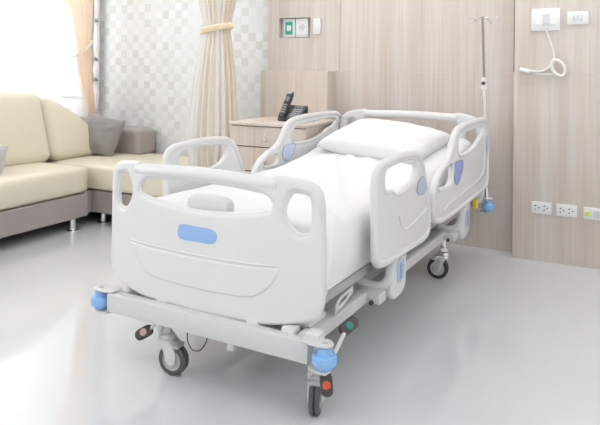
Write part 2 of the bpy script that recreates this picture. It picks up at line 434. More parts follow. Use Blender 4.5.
# ---- side rails
A_out = [(.335, .47), (.325, .60), (.318, .77), (.332, .815), (.375, .842), (.45, .851), (.58, .857), (.72, .853), (.82, .838), (.875, .80), (.925, .72), (.965, .63), (.990, .52), (.985, .455), (.94, .425), (.70, .425), (.42, .432), (.36, .445)]
A_hole = [(.412, .79), (.43, .808), (.50, .818), (.62, .820), (.72, .815), (.785, .800), (.800, .775), (.785, .745), (.735, .715), (.64, .699), (.53, .703), (.495, .722), (.43, .728), (.412, .75)]
B_out = [(1.035, .53), (1.045, .61), (1.10, .68), (1.20, .725), (1.30, .757), (1.355, .80), (1.40, .855), (1.46, .893), (1.57, .910), (1.8, .916), (2.05, .916), (2.13, .905), (2.18, .875), (2.195, .82), (2.20, .66), (2.195, .53), (2.165, .478),
         (1.95, .457), (1.68, .448), (1.30, .442), (1.13, .452), (1.06, .48)]
B_h1 = [(1.125, .655), (1.17, .690), (1.26, .712), (1.345, .718), (1.375, .700), (1.370, .650), (1.33, .618), (1.22, .615), (1.135, .622)]
B_h2 = [(1.47, .79), (1.50, .835), (1.56, .857), (1.70, .864), (2.04, .868), (2.085, .855), (2.085, .835), (2.04, .812), (1.97, .80), (1.87, .768), (1.75, .748), (1.58, .745), (1.50, .755)]
def inset(pts, d):
    P = catmull([(p[0], p[1], 0) for p in pts], 4, True); N = len(P); out = []
    ar = sum(P[i].x * P[(i + 1) % N].y - P[(i + 1) % N].x * P[i].y for i in range(N))
    s = 1 if ar > 0 else -1
    for i in range(N):
        t = (P[(i + 1) % N] - P[i - 1]).normalized(); out.append((P[i].x - t.y * d * s, P[i].y + t.x * d * s))
    return out
def side_rail(name, out, holes, xc, ridges, lab_pts, label_mat, desc):
    sgn = 1 if xc > 0 else -1
    b = plate_bm(out, holes, .020, .008, 4)
    bmesh.ops.transform(b, matrix=YZ, verts=b.verts[:])
    ri = inset(out, .015); tube(b, [(0, y, z) for y, z in ri], .0165, 10, True, rz=.0185, up=(1, 0, 0))
    for h in holes:
        ri = inset(h, -.007); tube(b, [(0, y, z) for y, z in ri], .0105, 8, True, rz=.0155, up=(1, 0, 0))
    for rd in ridges:
        pts = catmull([(sgn * .010, y, z) for y, z in rd], 6); tube(b, pts, .0055, 8)
    for v in b.verts: v.co.x += xc
    if label_mat == 'pale_violet_label': lab_pts = [(1.372, .735), (1.41, .742), (1.51, .736), (1.49, .69), (1.45, .652), (1.365, .662)]
    o = obj(name, b, 'plastic', bed, 40); lab(o, desc)
    for s2 in (1, -1):
        if (s2 == 1 and sgn == 1) or (sgn == -1 and (s2 == -1 or label_mat == 'pale_violet_label')):
            c = plate_bm(lab_pts, [], .005, .002, 4)
            bmesh.ops.transform(c, matrix=Matrix.Translation((xc + s2 * .0115, 0, 0)) @ YZ, verts=c.verts[:])
            obj('label', c, label_mat, o)
            c = BM(); tube(c, [(xc + s2 * .0135, y, z) for y, z in inset(lab_pts, .0)], .0016, 6, True); obj('label_outline', c, 'label_line', o)
    return o
RX, LX = .512, -.512
A_rid = [[(.575, .60), (.60, .555), (.65, .530), (.73, .531), (.95, .565)]]
B_rid = [[(1.20, .50), (1.28, .515), (1.70, .535), (2.0, .56), (2.07, .60), (2.09, .70), (2.10, .80)]]
A_lab = [(.875, .722), (.905, .695), (.922, .668), (.900, .648), (.83, .645), (.795, .665), (.80, .695)]
B_lab = [(1.41, .713), (1.48, .717), (1.565, .708), (1.565, .67), (1.525, .630), (1.475, .598), (1.43, .602), (1.40, .64)]
for x, sd in ((RX, 'near'), (LX, 'far')):
    side_rail('side_rail', A_out, [A_hole], x, A_rid, A_lab, 'pale_label', 'white moulded side rail at the foot end, %s side' % sd)
    side_rail('side_rail', B_out, [B_h1 if x > 0 else [(1.15, .668), (1.19, .688), (1.25, .700), (1.30, .702), (1.315, .69), (1.31, .655), (1.27, .642), (1.21, .640), (1.155, .650)], B_h2], x, B_rid, B_lab, 'violet_label' if x > 0 else 'pale_violet_label', 'white moulded side rail at the head end, %s side, with periwinkle label' % sd)
# rail end cap label near the head, right side
b = BM(); box(b, RX + .008, RX + .017, 2.13, 2.17, .70, .80, .004); lab(obj('end_label', b, 'pale_label', bed), 'grey blue strip on the head end rail')

# ---- lift arms and control paddles below the rails
def paddle(x, y0, sg):
    # bent white swing arm
    b = BM()
    pts = catmull([(x - sg * .004, y0 + .075, .47), (x - sg * .004, y0 + .07, .38), (x - sg * .012, y0 + .065, .335), (x - sg * .04, y0 + .06, .308), (x - sg * .08, y0 + .055, .302), (x - sg * .13, y0 + .05, .315), (x - sg * .17, y0 + .05, .35)], 6)
    tube(b, pts, .020, 10, rz=.013)
    obj('swing_arm', b, 'plastic', bed)
    # hinge block
    b = BM()
    box(b, x - sg * .15, x - sg * .015, y0 - .02, y0 + .06, .252, .298, .012, 2)
    obj('hinge_block', b, 'steel_white', bed)
    b = BM(); tube(b, [(x - sg * .05, y0 - .035, .262), (x - sg * .05, y0 - .015, .262)], .009, 8)
    obj('bolt', b, 'pedal', bed)
    # control paddle
    b = plate_bm([(y0 + .065, .47), (y0 + .065, .35), (y0 + .065, .275), (y0 + .085, .250), (y0 + .14, .244), (y0 + .20, .252), (y0 + .232, .280), (y0 + .235, .35), (y0 + .235, .47)], [], .034, .010, 4)
    bmesh.ops.transform(b, matrix=Matrix.Translation((x - sg * .012, 0, 0)) @ YZ, verts=b.verts[:])
    p = obj('control_paddle', b, 'plastic', bed)
    b = plate_bm([(y0 + .125, .395), (y0 + .19, .395), (y0 + .19, .31), (y0 + .125, .31)], [], .004, .0015, 3)
    bmesh.ops.transform(b, matrix=Matrix.Translation((x + sg * .0065, 0, 0)) @ YZ, verts=b.verts[:])
    q = obj('keypad', b, 'pale_label', p)
    b = BM()
    for dz in (.330, .352, .374): lathe(b, [(0, .004), (.013, .004), (.013, 0), (0, 0)], (x + sg * .0075, y0 + .157, dz), 10, Matrix.Rotation(sg * pi / 2, 4, 'Y'))
    obj('button', b, 'blue_label', q)
for x, sg in ((.495, 1), (-.495, -1)):
    for y0 in (.50, 1.60): paddle(x, y0, sg)

# ---- deck and chassis
b = BM()
box(b, -.42, .40, .10, 1.10, .392, .418, .006); box(b, -.42, .40, 1.12, 2.10, .392, .418, .006)
box(b, -.40, -.36, .06, 2.16, .335, .375, .004); box(b, .34, .38, .06, 2.16, .335, .375, .004)
for y in (.12, .60, 1.10, 1.60, 2.08): box(b, -.40, .38, y, y + .04, .340, .372, .004)
obj('deck_frame', b, 'steel_white', bed)
# slotted corner bracket of the deck, seen below the mattress
b = plate_bm([(.165, .318), (.170, .345), (.20, .366), (.315, .376), (.315, .350), (.25, .332)], [[(.185, .332), (.205, .354), (.28, .362), (.265, .345)]], .008, .003, 3, smooth=False)
bmesh.ops.transform(b, matrix=Matrix.Translation((.432, 0, 0)) @ YZ, verts=b.verts[:]); obj('deck_bracket', b, 'steel_white', bed)
b = BM(); b.free()
for q in ((.27, .40, .04, .16, .300, .325, .008), (-.44, -.30, .04, .16, .300, .325, .008)) + tuple((x - .03, x + .02, -.02, .03, .285, .312, .004) for x in (-.22, .2, .345, .44)):
    b = BM(); box(b, *q); obj('mount_block', b, 'plastic', bed)
b = BM()
box(b, .375, .420, -.01, 1.95, .250, .300, .006)
box(b, -.45, -.405, -.01, 1.95, .250, .300, .006)
box(b, -.40, .375, 1.66, 1.72, .225, .285, .006)
box(b, -.40, .375, .05, .11, .225, .270, .006)
obj('base_frame', b, 'steel_white', bed)
# lift legs and motors in the middle
for x in (-.30, .26):
    for y0, y1 in ((.35, .62), (1.55, 1.25)):
        b = BM(); t = BM(); box(t, -.02, .02, -.02, .02, -.02, .27, .004)
        ang = math.atan2(y1 - y0, .12); merge(b, t, Matrix.Translation((x, y0, .26)) @ Matrix.Rotation(-ang, 4, 'X')); obj('lift_leg', b, 'steel_grey', bed)
b = BM(); tube(b, [(-.05, .55, .30), (-.05, 1.05, .33)], .035, 14); box(b, -.10, .0, 1.0, 1.16, .27, .37, .012)
obj('lift_motor', b, 'steel_grey', bed)
# cross bar at the foot, with the bumper carriers
b = BM()
box(b, -.472, .440, -.060, -.012, .224, .296, .004)
obj('cross_bar', b, 'steel_white', bed)
def carrier(bx, by, sg, z=.245, par=bed):
    b = plate_bm([(bx - sg * .075, by + .038), (bx - sg * .03, by + .034), (bx + sg * .012, by + .028), (bx + sg * .030, by + .005), (bx + sg * .022, by - .022), (bx - sg * .01, by - .030), (bx - sg * .05, by - .028), (bx - sg * .075, by - .022)], [], .007, .002, 4)
    t = BM(); me = bpy.data.meshes.new('t'); b.to_mesh(me); b.free(); t.from_mesh(me)
    bmesh.ops.transform(t, matrix=Matrix.Translation((0, 0, z + .056)), verts=t.verts[:])
    t2 = BM(); t2.from_mesh(me); bpy.data.meshes.remove(me)
    bmesh.ops.transform(t2, matrix=Matrix.Translation((0, 0, z - .032)), verts=t2.verts[:])
    for v_ in t2.verts: v_.co.x = bx + (v_.co.x - bx) * .68; v_.co.y = by + (v_.co.y - by) * .8
    obj('bumper_bracket', t2, 'steel_white', par)
    tube(t, [(bx, by, z - .045), (bx, by, z + .060)], .009, 10)
    obj('bumper_carrier', t, 'steel_white', par)
    b = BM(); lathe(b, [(0, .004), (.009, .004), (.010, 0), (0, 0)], (bx, by, z + .0595), 12); obj('bolt', b, 'hub', par)
    b = BM()
    lathe(b, [(.010, -.026), (.024, -.026), (.026, -.022), (.0265, -.014), (.037, -.011), (.0405, -.008), (.0412, -.003), (.0412, .015), (.0405, .020), (.037, .023), (.0255, .024), (.025, .048), (.022, .050), (.010, .050)], (bx, by, z), 28)
    lab(obj('bumper', b, 'blue', par, 28), 'light blue round bumper wheel')
carrier(-.528, -.035, -1); carrier(.496, -.045, 1)
carrier(.524, 2.195, 1, .338); carrier(-.515, 2.245, -1, .345)
b = BM(); box(b, -.48, .47, 2.195, 2.235, .325, .385, .004); obj('cross_bar', b, 'steel_white', bed)

# ---- castors
def caster(x, y, ang, style='grey'):
    """x, y: where the wheel touches; ang: direction of the axle"""
    r = .060
    e = bpy.data.objects.new('caster', None); e.empty_display_size = .05; COL.objects.link(e); e.parent = bed
    e.location = (x, y, 0); e.rotation_euler = (0, 0, ang)          # local x = axle
    for s in (-1, 1):
        b = BM(); R90 = Matrix.Rotation(pi / 2, 4, 'Y')
        lathe(b, [(r - .020, -.009), (r - .006, -.009), (r, -.005), (r, .005), (r - .006, .009), (r - .020, .009)], (s * .0097, 0, r), 32, R90)
        obj('tyre', b, 'rubber' if style == 'grey' else 'tyre_black', e)
        b = BM(); lathe(b, [(0, s * .007), (.016, s * .010), (.018, s * .005), (.036, s * .004), (.039, s * .009), (.0435, s * .008), (.0435, -s * .006), (0, -s * .006)], (s * .0097, 0, r), 32, R90)
        obj('wheel_hub', b, 'hub', e)
    b = BM()     # fork, offset from the contact point by the swivel trail
    for s in (-1, 1):
        pl = plate_bm([(-.014, r - .014), (.014, r - .014), (.040, r + .05), (.060, r + .077), (.012, r + .082), (-.020, r + .03)], [], .006, .002, 3)
        merge(b, pl, Matrix.Translation((s * .0235, 0, 0)) @ YZ)
        lathe(b, [(0, .005), (.010, .005), (.010, 0)], (s * .0245, 0, r), 10, Matrix.Rotation(s * pi / 2, 4, 'Y'))
    box(b, -.031, .031, .000, .062, r + .056, r + .080, .006, 2)
    obj('fork', b, 'plastic' if style == 'grey' else 'chrome', e)
    b = BM()
    lathe(b, [(0, r + .079), (.030, r + .079), (.034, r + .084), (.030, r + .096), (.021, r + .100), (.021, r + .125), (0, r + .125)], (0, .034, 0), 20)
    lathe(b, [(.014, r + .12), (.014, .232), (0, .232)], (0, .034, 0), 14)
    obj('stem', b, 'plastic' if style == 'grey' else 'chrome', e)
    b = BM(); box(b, -.028, .028, -.034, -.004, r + .048, r + .064, .006, 2); box(b, -.02, .02, -.02, .02, r + .055, r + .075, .005, 1)
    obj('brake_cover', b, 'hub', e)
    return e
caster(-.204, .035, radians(-262), 'grey')
caster(.410, .062, radians(20), 'grey')
caster(.352, 1.70, radians(-84), 'chrome')
caster(-.35, 1.66, radians(20), 'chrome')

# ---- brake and steering pedals
def pedal(c, ang_mtx, disc, arm, L=.042, desc=None):
    b = BM(); t = plate_bm([(-L, .004), (-L + .008, .018), (0, .021), (L - .008, .018), (L, .004), (L, -.004), (L - .008, -.018), (0, -.021), (-L + .008, -.018), (-L, -.004)], [], .022, .007, 4)
    merge(b, t, Matrix.Translation(c) @ ang_mtx)
    p = obj('brake_pedal', b, 'pedal', bed)
    if desc: lab(p, desc)
    b = BM(); lathe(b, [(0, .0135), (.0125, .0135), (.014, .011), (.014, .008), (0, .008)], (0, 0, 0), 16)
    bmesh.ops.transform(b, matrix=Matrix.Translation(c) @ ang_mtx, verts=b.verts[:]); obj('disc', b, disc, p)
    b = BM(); tube(b, catmull(arm, 4), .008, 8, rz=.006); obj('pedal_arm', b, 'plastic', p)
def facing(nrm, along):
    z = Vector(nrm).normalized(); x = Vector(along); x = (x - z * x.dot(z)).normalized(); y = z.cross(x)
    return Matrix(((x.x, y.x, z.x, 0), (x.y, y.y, z.y, 0), (x.z, y.z, z.z, 0), (0, 0, 0, 1)))
pedal((.485, .168, .283), facing((.62, -.62, .5), (.35, .75, .35)), 'green', [(.478, -.03, .205), (.487, .05, .235), (.485, .13, .27)], .040, 'dark pedal with a green disc')
pedal((.499, -.035, .165), facing((.45, -.85, .2), (.12, 0, -1)), 'red', [(.478, -.04, .20), (.488, -.035, .185), (.495, -.03, .175)], .038, 'dark pedal with an orange disc')
pedal((-.295, -.035, .168), facing((.3, -.8, .5), (.72, .1, .62)), 'pink', [(-.23, .0, .225), (-.245, -.02, .205), (-.265, -.03, .19)], .036, 'dark pedal with a faded pink disc')
b = BM(); lathe(b, [(0, -.018), (.014, -.018), (.016, -.012), (.016, .014), (0, .014)], (-.222, -.028, .208), 12); obj('pivot_boss', b, 'steel_white', bed)
b = BM(); box(b, .10, .13, -.04, -.015, .19, .228, .004); obj('bracket', b, 'steel_white', bed)
b = BM(); tube(b, catmull([(-.080, -.035, .228), (-.080, -.036, .185), (-.055, -.038, .156), (-.025, -.036, .158), (.002, -.034, .19), (.010, -.03, .228)], 6), .0022, 6)
lab(obj('cable', b, 'tyre_black', bed), 'thin black cable loop under the cross bar')
b = BM(); box(b, .445, .475, 2.10, 2.15, .34, .40, .006); lab(obj('release_tag', b, 'yellow', bed), 'small yellow tag below the head end rail')

# ================================================================== mattress and bed linen
def mat_z(y):
    """upper surface of the mattress: flat at the legs, gently raised at the head"""
    t = max(0, min(1, (y - 1.12) / 1.05)); return .648 + .135 * t * t * (3 - 2 * t) * .95
mt = BM(); N = 40
prof = [(-.41, 0), (-.425, .02), (-.425, .12), (-.40, .14), (.40, .14), (.415, .12), (.415, .02), (.40, 0)]
rows = []
for i in range(N + 1):
    y = .10 + 2.0 * i / N
    zt = mat_z(y) - .028 if True else 0
    rows.append([mt.verts.new((x, y, .428 + (zt - .428) * (z / .14) * .97)) for x, z in prof])
for A, B_ in zip(rows, rows[1:]):
    for k in range(len(prof)): mt.faces.new((A[k], A[(k + 1) % len(prof)], B_[(k + 1) % len(prof)], B_[k]))
mt.faces.new(rows[0]); mt.faces.new(rows[-1][::-1])
mattress = obj('mattress', mt, 'foam', None, 40)
mattress.location = BO; mattress.rotation_euler = (0, 0, TH)
tag(mattress, 'bed mattress wrapped in a smooth white sheet, raised a little at the head', 'mattress')
# sheet: top and both side drops, gently wrinkled
sh = BM(); NY, NXs = 150, 90; W2 = .445; CX = -.008
grid = []
def creases(x, y):
    """long soft folds fanning from under the pillow to the near edge"""
    h = 0
    for (x0, y0, x1, y1, w, a) in ((-.22, 1.50, .30, .50, .022, .010), (-.12, 1.50, .40, .62, .026, .012), (-.28, 1.45, .05, .80, .03, .007), (.0, 1.5, .44, .95, .03, .008),
                                   (.1, .5, .44, .15, .02, .007), (.25, .35, .44, .18, .012, .008)):
        dx, dy = x1 - x0, y1 - y0; L2 = dx * dx + dy * dy; t = ((x - x0) * dx + (y - y0) * dy) / L2
        if -.1 < t < 1.1:
            tt = max(0, min(1, t)); px, py = x0 + dx * tt, y0 + dy * tt
            d = sqrt((x - px)**2 + (y - py)**2); h += 1.7 * a * math.exp(-(d / w)**2) * (1 - .5 * tt) * max(0, 1 - max(0, -t) * 10)
    return h
for i in range(NY + 1):
    y = .060 + 2.075 * i / NY; row = []
    for j in range(NXs + 1):
        u = -1 + 2 * j / NXs            # -1..1 across the developed width
        zt = mat_z(y); L = W2 + (zt - .415); s = abs(u) * L; sg = 1 if u > 0 else -1
        R = .055; flat = W2 - R; arc = R * pi / 2
        if s < flat: x, z, nx, nz = s, zt, 0, 1
        elif s < flat + arc: a = (s - flat) / R; x, z, nx, nz = flat + R * sin(a), zt - R + R * cos(a), sin(a), cos(a)
        else: x, z, nx, nz = W2, zt - R - (s - flat - arc), 1, 0
        z = max(z, .424 + .006 * sin(y * 5))
        d = .006 * noise.noise(Vector((x * sg * 5, y * 3, z * 4))) + .0025 * noise.noise(Vector((x * sg * 16, y * 7, z * 10)))
        if nz > .5: d += creases(x * sg, y) * nz
        if nx > .5: d += nx * (.006 * noise.noise(Vector((y * 2.5, z * 14 + y * 5, 3))) + .014 * sin(pi * min(1, max(0, (zt - z) / .23))))
        e = min(1, min(y - .06, 2.135 - y) / .045); drop = 0
        if e < 1: drop = .05 * (1 - sqrt(max(0, 1 - (1 - e)**2)))
        # the lower hem rises and sinks a little
        row.append(sh.verts.new((CX + sg * (x + nx * d), y, z + nz * d - drop * (z > .5))))
    grid.append(row)
for A, B_ in zip(grid, grid[1:]):
    for k in range(NXs): sh.faces.new((A[k], A[k + 1], B_[k + 1], B_[k]))
# foot and head ends of the sheet
for row, yy in ((grid[0], .052), (grid[-1], 2.143)):
    low = [sh.verts.new((v.co.x, yy, .425)) for v in row]
    for k in range(NXs):
        if row[k].co.z > .44 or row[k + 1].co.z > .44: sh.faces.new((row[k], row[k + 1], low[k + 1], low[k]))
sheet = obj('fitted_sheet', sh, 'sheet', mattress, 60)

# pillow
def cushion_bm(w, h, t, corner=.12, n=26, wr=.006, seed=0, asym=0., ex=.55, pw=2.6):
    bm = BM(); lay = []
    for side in (1, -1):
        g_ = []
        for i in range(n + 1):
            r_ = []
            for j in range(n + 1):
                u, v = -1 + 2 * i / n, -1 + 2 * j / n
                u = math.copysign(abs(u) ** .85, u); v = math.copysign(abs(v) ** .85, v)
                # outline pulled in between the corners
                x = u * w / 2 * (1 - corner * .5 * (1 - v * v) * abs(u) ** 2 * .6) ; y = v * h / 2 * (1 - corner * .5 * (1 - u * u) * abs(v) ** 2)
                f = max(0, (1 - abs(u) ** pw)) ** ex * max(0, (1 - abs(v) ** pw)) ** ex
                z = side * t / 2 * f * (1 + asym * v)
                z += side * f * wr * (noise.noise(Vector((u * 3 + seed, v * 3, side))) * 1.5 + noise.noise(Vector((u * 8, v * 8 + seed, side))) * .5)
                edge = i in (0, n) or j in (0, n)
                if side == -1 and edge: r_.append(lay[0][i][j]); continue
                r_.append(bm.verts.new((x, y, 0 if edge else z)))
            g_.append(r_)
        lay.append(g_)
        for i in range(n):
            for j in range(n):
                q = (g_[i][j], g_[i + 1][j], g_[i + 1][j + 1], g_[i][j + 1])
                bm.faces.new(q if side == 1 else q[::-1])
    return bm
pb_ = cushion_bm(.68, .48, .185, .10, 34, .010, 3, .05, .44, 3.0)
pillow = obj('pillow', pb_, 'pillow', None, 70)
tag(pillow, 'plump white pillow lying at the head of the bed', 'pillow')
PL = BO + Matrix.Rotation(TH, 4, 'Z') @ Vector((.004, 1.72, .768))
pillow.location = PL; pillow.rotation_euler = (radians(12), radians(3), TH + radians(-8))

# ================================================================== IV pole
ivb = BO + Matrix.Rotation(TH, 4, 'Z') @ Vector((.520, 2.182, .36))
iv = empty('iv_pole', ivb, 0, 'thin steel infusion pole with curled hooks rising from the bed corner', 'iv pole')
lean = Vector((-.040, 0, 1.19))
def ivp(z): return lean * ((z - .36) / 1.19)
b = BM(); tube(b, [ivp(.385), ivp(1.125)], .0125, 12); obj('lower_tube', b, 'chrome', iv)
b = BM(); tube(b, [ivp(1.12), ivp(1.548)], .0075, 10); obj('upper_rod', b, 'dark_steel', iv)
b = BM(); lathe(b, [(.012, -.040), (.016, -.038), (.017, -.02), (.013, .0), (.016, .02), (.013, .033), (.008, .038)], ivp(1.125), 16); obj('clamp', b, 'socket', iv)
b = BM(); lathe(b, [(0, .014), (.012, .014), (.012, 0), (0, 0)], ivp(1.125) + Vector((.0, -.014, .0)), 10, Matrix.Rotation(pi / 2, 4, 'X')); obj('clamp_knob', b, 'pedal', iv)
for k in range(4):
    a = radians(-25 + 90 * k); d = Vector((cos(a), sin(a), 0)); top = ivp(1.535)
    pts = [top, top + d * .03 + Vector((0, 0, .004)), top + d * .06 + Vector((0, 0, -.006)), top + d * .085 + Vector((0, 0, -.028)), top + d * .100 + Vector((0, 0, -.022)), top + d * .104 + Vector((0, 0, 0)), top + d * .096 + Vector((0, 0, .010))]
    b = BM(); tube(b, catmull(pts, 5), .0035, 8); obj('hook', b, 'chrome', iv)

# ================================================================== bedside cabinet and telephone
CZ = .835; cab = empty('bedside_cabinet', (-2.155, 3.99, 0), 0, 'pale wood bedside cabinet with drawers left of the bed', 'cabinet')
hw = .297; y0, y1 = -.285, .285
b = BM(); box(b, -hw + .006, hw - .006, y0 + .02, y1, .06, CZ - .022, .001, 1); box(b, -hw + .03, hw - .03, y0 + .05, y1 - .02, .0, .06); obj('body', b, 'cab_wood', cab, smooth=False)
def wavy(bm, z0, z1, yy, th, amp, both):
    n = 24; X = [-hw + .001 + (2 * hw - .002) * i / n for i in range(n + 1)]; top = []; bot = []
    f = lambda x: amp * sin(x / hw * pi * .9)
    V = []
    for x in X:
        V.append([bm.verts.new((x, yy, z0 + f(x))), bm.verts.new((x, yy, z1 + (f(x) if both else 0))), bm.verts.new((x, yy + th, z1 + (f(x) if both else 0))), bm.verts.new((x, yy + th, z0 + f(x)))])
    for A, B_ in zip(V, V[1:]):
        for k in range(4): bm.faces.new((A[k], A[(k + 1) % 4], B_[(k + 1) % 4], B_[k]))
    bm.faces.new(V[0]); bm.faces.new(V[-1][::-1])
t = plate_bm([(-hw - .004, -.30), (-.15, -.308), (0, -.304), (.15, -.298), (hw + .004, -.296), (hw + .004, y1), (-hw - .004, y1)], [], .022, .004, 4, smooth=False)
bmesh.ops.transform(t, matrix=Matrix.Translation((0, 0, CZ - .011)), verts=t.verts[:]); obj('top', t, 'cab_wood', cab, smooth=False)
fy = y0
for z0, z1 in ((.672, CZ - .028), (.505, .664), (.07, .497)):
    b = BM(); box(b, -hw + .002, hw - .002, fy, fy + .018, z0, z1, .0015, 1)
    nm = 'drawer' if z0 > .4 else 'door'
    dr = obj(nm, b, 'cab_wood', cab, smooth=False)
    b = BM(); zc = (z0 + z1) / 2 if nm == 'drawer' else z1 - .06; F = Matrix.Rotation(pi / 2, 4, 'X')
    lathe(b, [(0, .020), (.013, .020), (.015, .015), (.008, .010), (.006, 0)], (-.006, fy, zc - .018), 14, F); obj('knob', b, 'chrome', dr)
    if z0 > .6:
        b = BM(); lathe(b, [(0, .005), (.009, .005), (.009, 0)], (-.008, fy, zc + .018), 14, F); obj('lock', b, 'chrome', dr)
b = BM(); box(b, -hw + .01, hw - .01, y0 + .012, y0 + .022, .06, CZ - .02); obj('shadow_gap', b, 'dark_gap', cab, smooth=False)

ph = empty('desk_telephone', (-2.080, 3.945, CZ), radians(-10), 'black desk telephone base with keypad on the bedside cabinet', 'telephone')
b = BM()
def wedge(bm, x0, x1, yf, yb, zf, zb, bev=.005):
    t = BM(); V = [t.verts.new(c) for c in ((x0, yf, 0), (x1, yf, 0), (x1, yb, 0), (x0, yb, 0), (x0, yf, zf), (x1, yf, zf), (x1, yb, zb), (x0, yb, zb))]
    for f in ((0, 1, 2, 3), (4, 5, 6, 7), (0, 1, 5, 4), (1, 2, 6, 5), (2, 3, 7, 6), (3, 0, 4, 7)): t.faces.new([V[i] for i in f])
    bmesh.ops.bevel(t, geom=t.edges[:], offset=bev, segments=2, affect='EDGES'); merge(bm, t)
wedge(b, -.075, .085, -.055, .045, .018, .095)
wedge(b, -.078, -.02, -.065, .055, .022, .05)
obj('base', b, 'phone', ph)
sl = math.atan2(.077, .10); SM = Matrix.Translation((.032, -.055, .0185)) @ Matrix.Rotation(sl, 4, 'X')
b = BM(); box(b, -.046, .050, .006, .118, -.001, .004, .002, 1, SM); obj('face_plate', b, 'phone_grey', ph)
b = BM(); box(b, -.030, .034, .095, .112, .003, .006, .001, 1, SM); obj('display', b, 'lcd', ph)
for r_ in range(4):
    for c_ in range(3):
        b = BM(); box(b, -.026 + c_ * .022, -.010 + c_ * .022, .016 + r_ * .018, .028 + r_ * .018, .003, .008, .0015, 1, SM); obj('key', b, 'key', ph)
ph.scale = (1.12, 1.1, 1.2)
hs = empty('telephone_handset', (-2.146, 3.915, CZ + .052), radians(-10), 'black cordless handset standing upright in the telephone base', 'telephone handset')
hs.scale = (1.15, 1.1, 1.0)
HM = Matrix.Rotation(radians(7), 4, 'Y') @ Matrix.Rotation(radians(-22), 4, 'X')
b = BM(); box(b, -.024, .024, -.013, .013, -.03, .150, .009, 3, HM); box(b, .006, .018, -.002, .01, .148, .166, .004, 2, HM); obj('body', b, 'phone', hs)
b = BM(); box(b, -.016, .016, -.0155, -.012, .092, .124, .002, 1, HM); obj('screen', b, 'lcd', hs)
for r_ in range(4):
    for c_ in range(3):
        b = BM(); box(b, -.017 + c_ * .012, -.009 + c_ * .012, -.0155, -.012, .005 + r_ * .018, .015 + r_ * .018, .001, 1, HM); obj('key', b, 'key', hs)
b = BM(); tube(b, catmull([(-1.990, 3.965, CZ + .008), (-1.960, 3.97, CZ + .012), (-1.945, 4.0, CZ + .006), (-1.970, 4.05, CZ + .005), (-2.000, 4.15, CZ + .005), (-2.010, 4.255, CZ + .005)], 6), .004, 8)
tag(obj('telephone_cable', b, 'phone'), 'black telephone cable curling behind the desk telephone', 'cable')

# ================================================================== sofa
sofa = empty('corner_sofa', (-3.9, 3.0, 0), 0, 'cream and taupe leather corner sofa under the window', 'sofa')
def sp(*a): return (a[0] + 3.9, a[1] - 3.0, a[2])
def sbox(name, m, x0, x1, y0, y1, z0, z1, r=.02, puff=(0, 0, 0), fn=None, n=10):
    b = BM(); puffy(b, sp((x0 + x1) / 2, (y0 + y1) / 2, (z0 + z1) / 2), ((x1 - x0) / 2, (y1 - y0) / 2, (z1 - z0) / 2), r, puff, n, fn)
    return obj(name, b, m, sofa, 60)
SY0 = .9
sbox('seat_base', 'taupe', -4.39, -3.57, SY0, 3.50, .086, .262, .012)
sbox('seat_base', 'taupe', -4.39, -2.93, 3.60, 4.43, .086, .257, .012)
sbox('seat_base', 'taupe', -4.39, -3.64, 3.49, 3.61, .086, .257, .008)
sbox('seat_cushion', 'cream', -4.2, -3.56, SY0 + .01, 2.20, .268, .462, .035, (.01, .0, .015))
sbox('seat_cushion', 'cream', -4.2, -3.56, 2.205, 3.50, .268, .462, .035, (.01, .0, .015))
sbox('seat_cushion', 'cream', -4.39, -2.93, 3.585, 4.40, .262, .448, .03, (.006, .006, .008))
def back_shape(lean, slope=0.):
    def f(w, u):
        w.x -= lean * (u[2] * .5 + .5)            # leans back against the window wall
        w.y -= .05 * (u[2] * .5 + .5)
        if slope: w.z -= slope * max(0, u[1] * .5 + .5) ** 1.4 * (u[2] * .5 + .5)
        return w
    return f
sbox('back_cushion', 'cream', -4.20, -3.98, 1.15, 2.36, .455, 1.0, .07, (.035, .0, .02), back_shape(.10))
sbox('back_cushion', 'cream', -4.20, -3.98, 2.37, 3.555, .455, 1.0, .07, (.035, .0, .02), back_shape(.10))
sbox('back_cushion', 'cream', -4.23, -4.0, 3.56, 4.13, .450, .975, .07, (.03, .0, .01), back_shape(.08, .32))
sbox('back_frame', 'taupe', -4.40, -4.30, SY0, 4.2, .26, .70, .02)
sbox('armrest', 'taupe', -4.38, -3.70, 4.20, 4.43, .445, .665, .035, (.0, .0, .01))
for x, y in ((-3.60, 3.375), (-3.60, 1.05), (-3.585, 3.67), (-2.99, 3.67), (-4.3, 1.05), (-4.3, 4.3), (-2.99, 4.3)):
    b = BM(); lathe(b, [(0, 0), (.043, 0), (.043, .006), (.030, .011), (.027, .014), (.027, .090), (0, .090)], sp(x, y, 0), 18); obj('leg', b, 'chrome', sofa)
c1 = obj('throw_cushion', cushion_bm(.375, .345, .16, .14, 20, .012, 9), 'cushion', None, 70)
c1.location = (-3.985, 4.03, .622); c1.rotation_euler = (radians(68), radians(10), radians(12))
tag(c1, 'shiny grey satin throw cushion propped in the sofa corner', 'cushion')
c2 = obj('throw_cushion', cushion_bm(.34, .34, .14, .14, 20, .010, 4), 'cushion_pale', None, 70)
c2.location = (-3.82, 2.76, .545); c2.rotation_euler = (radians(64), radians(14), radians(60))
tag(c2, 'pale grey throw cushion cut by the left edge of the picture', 'cushion')

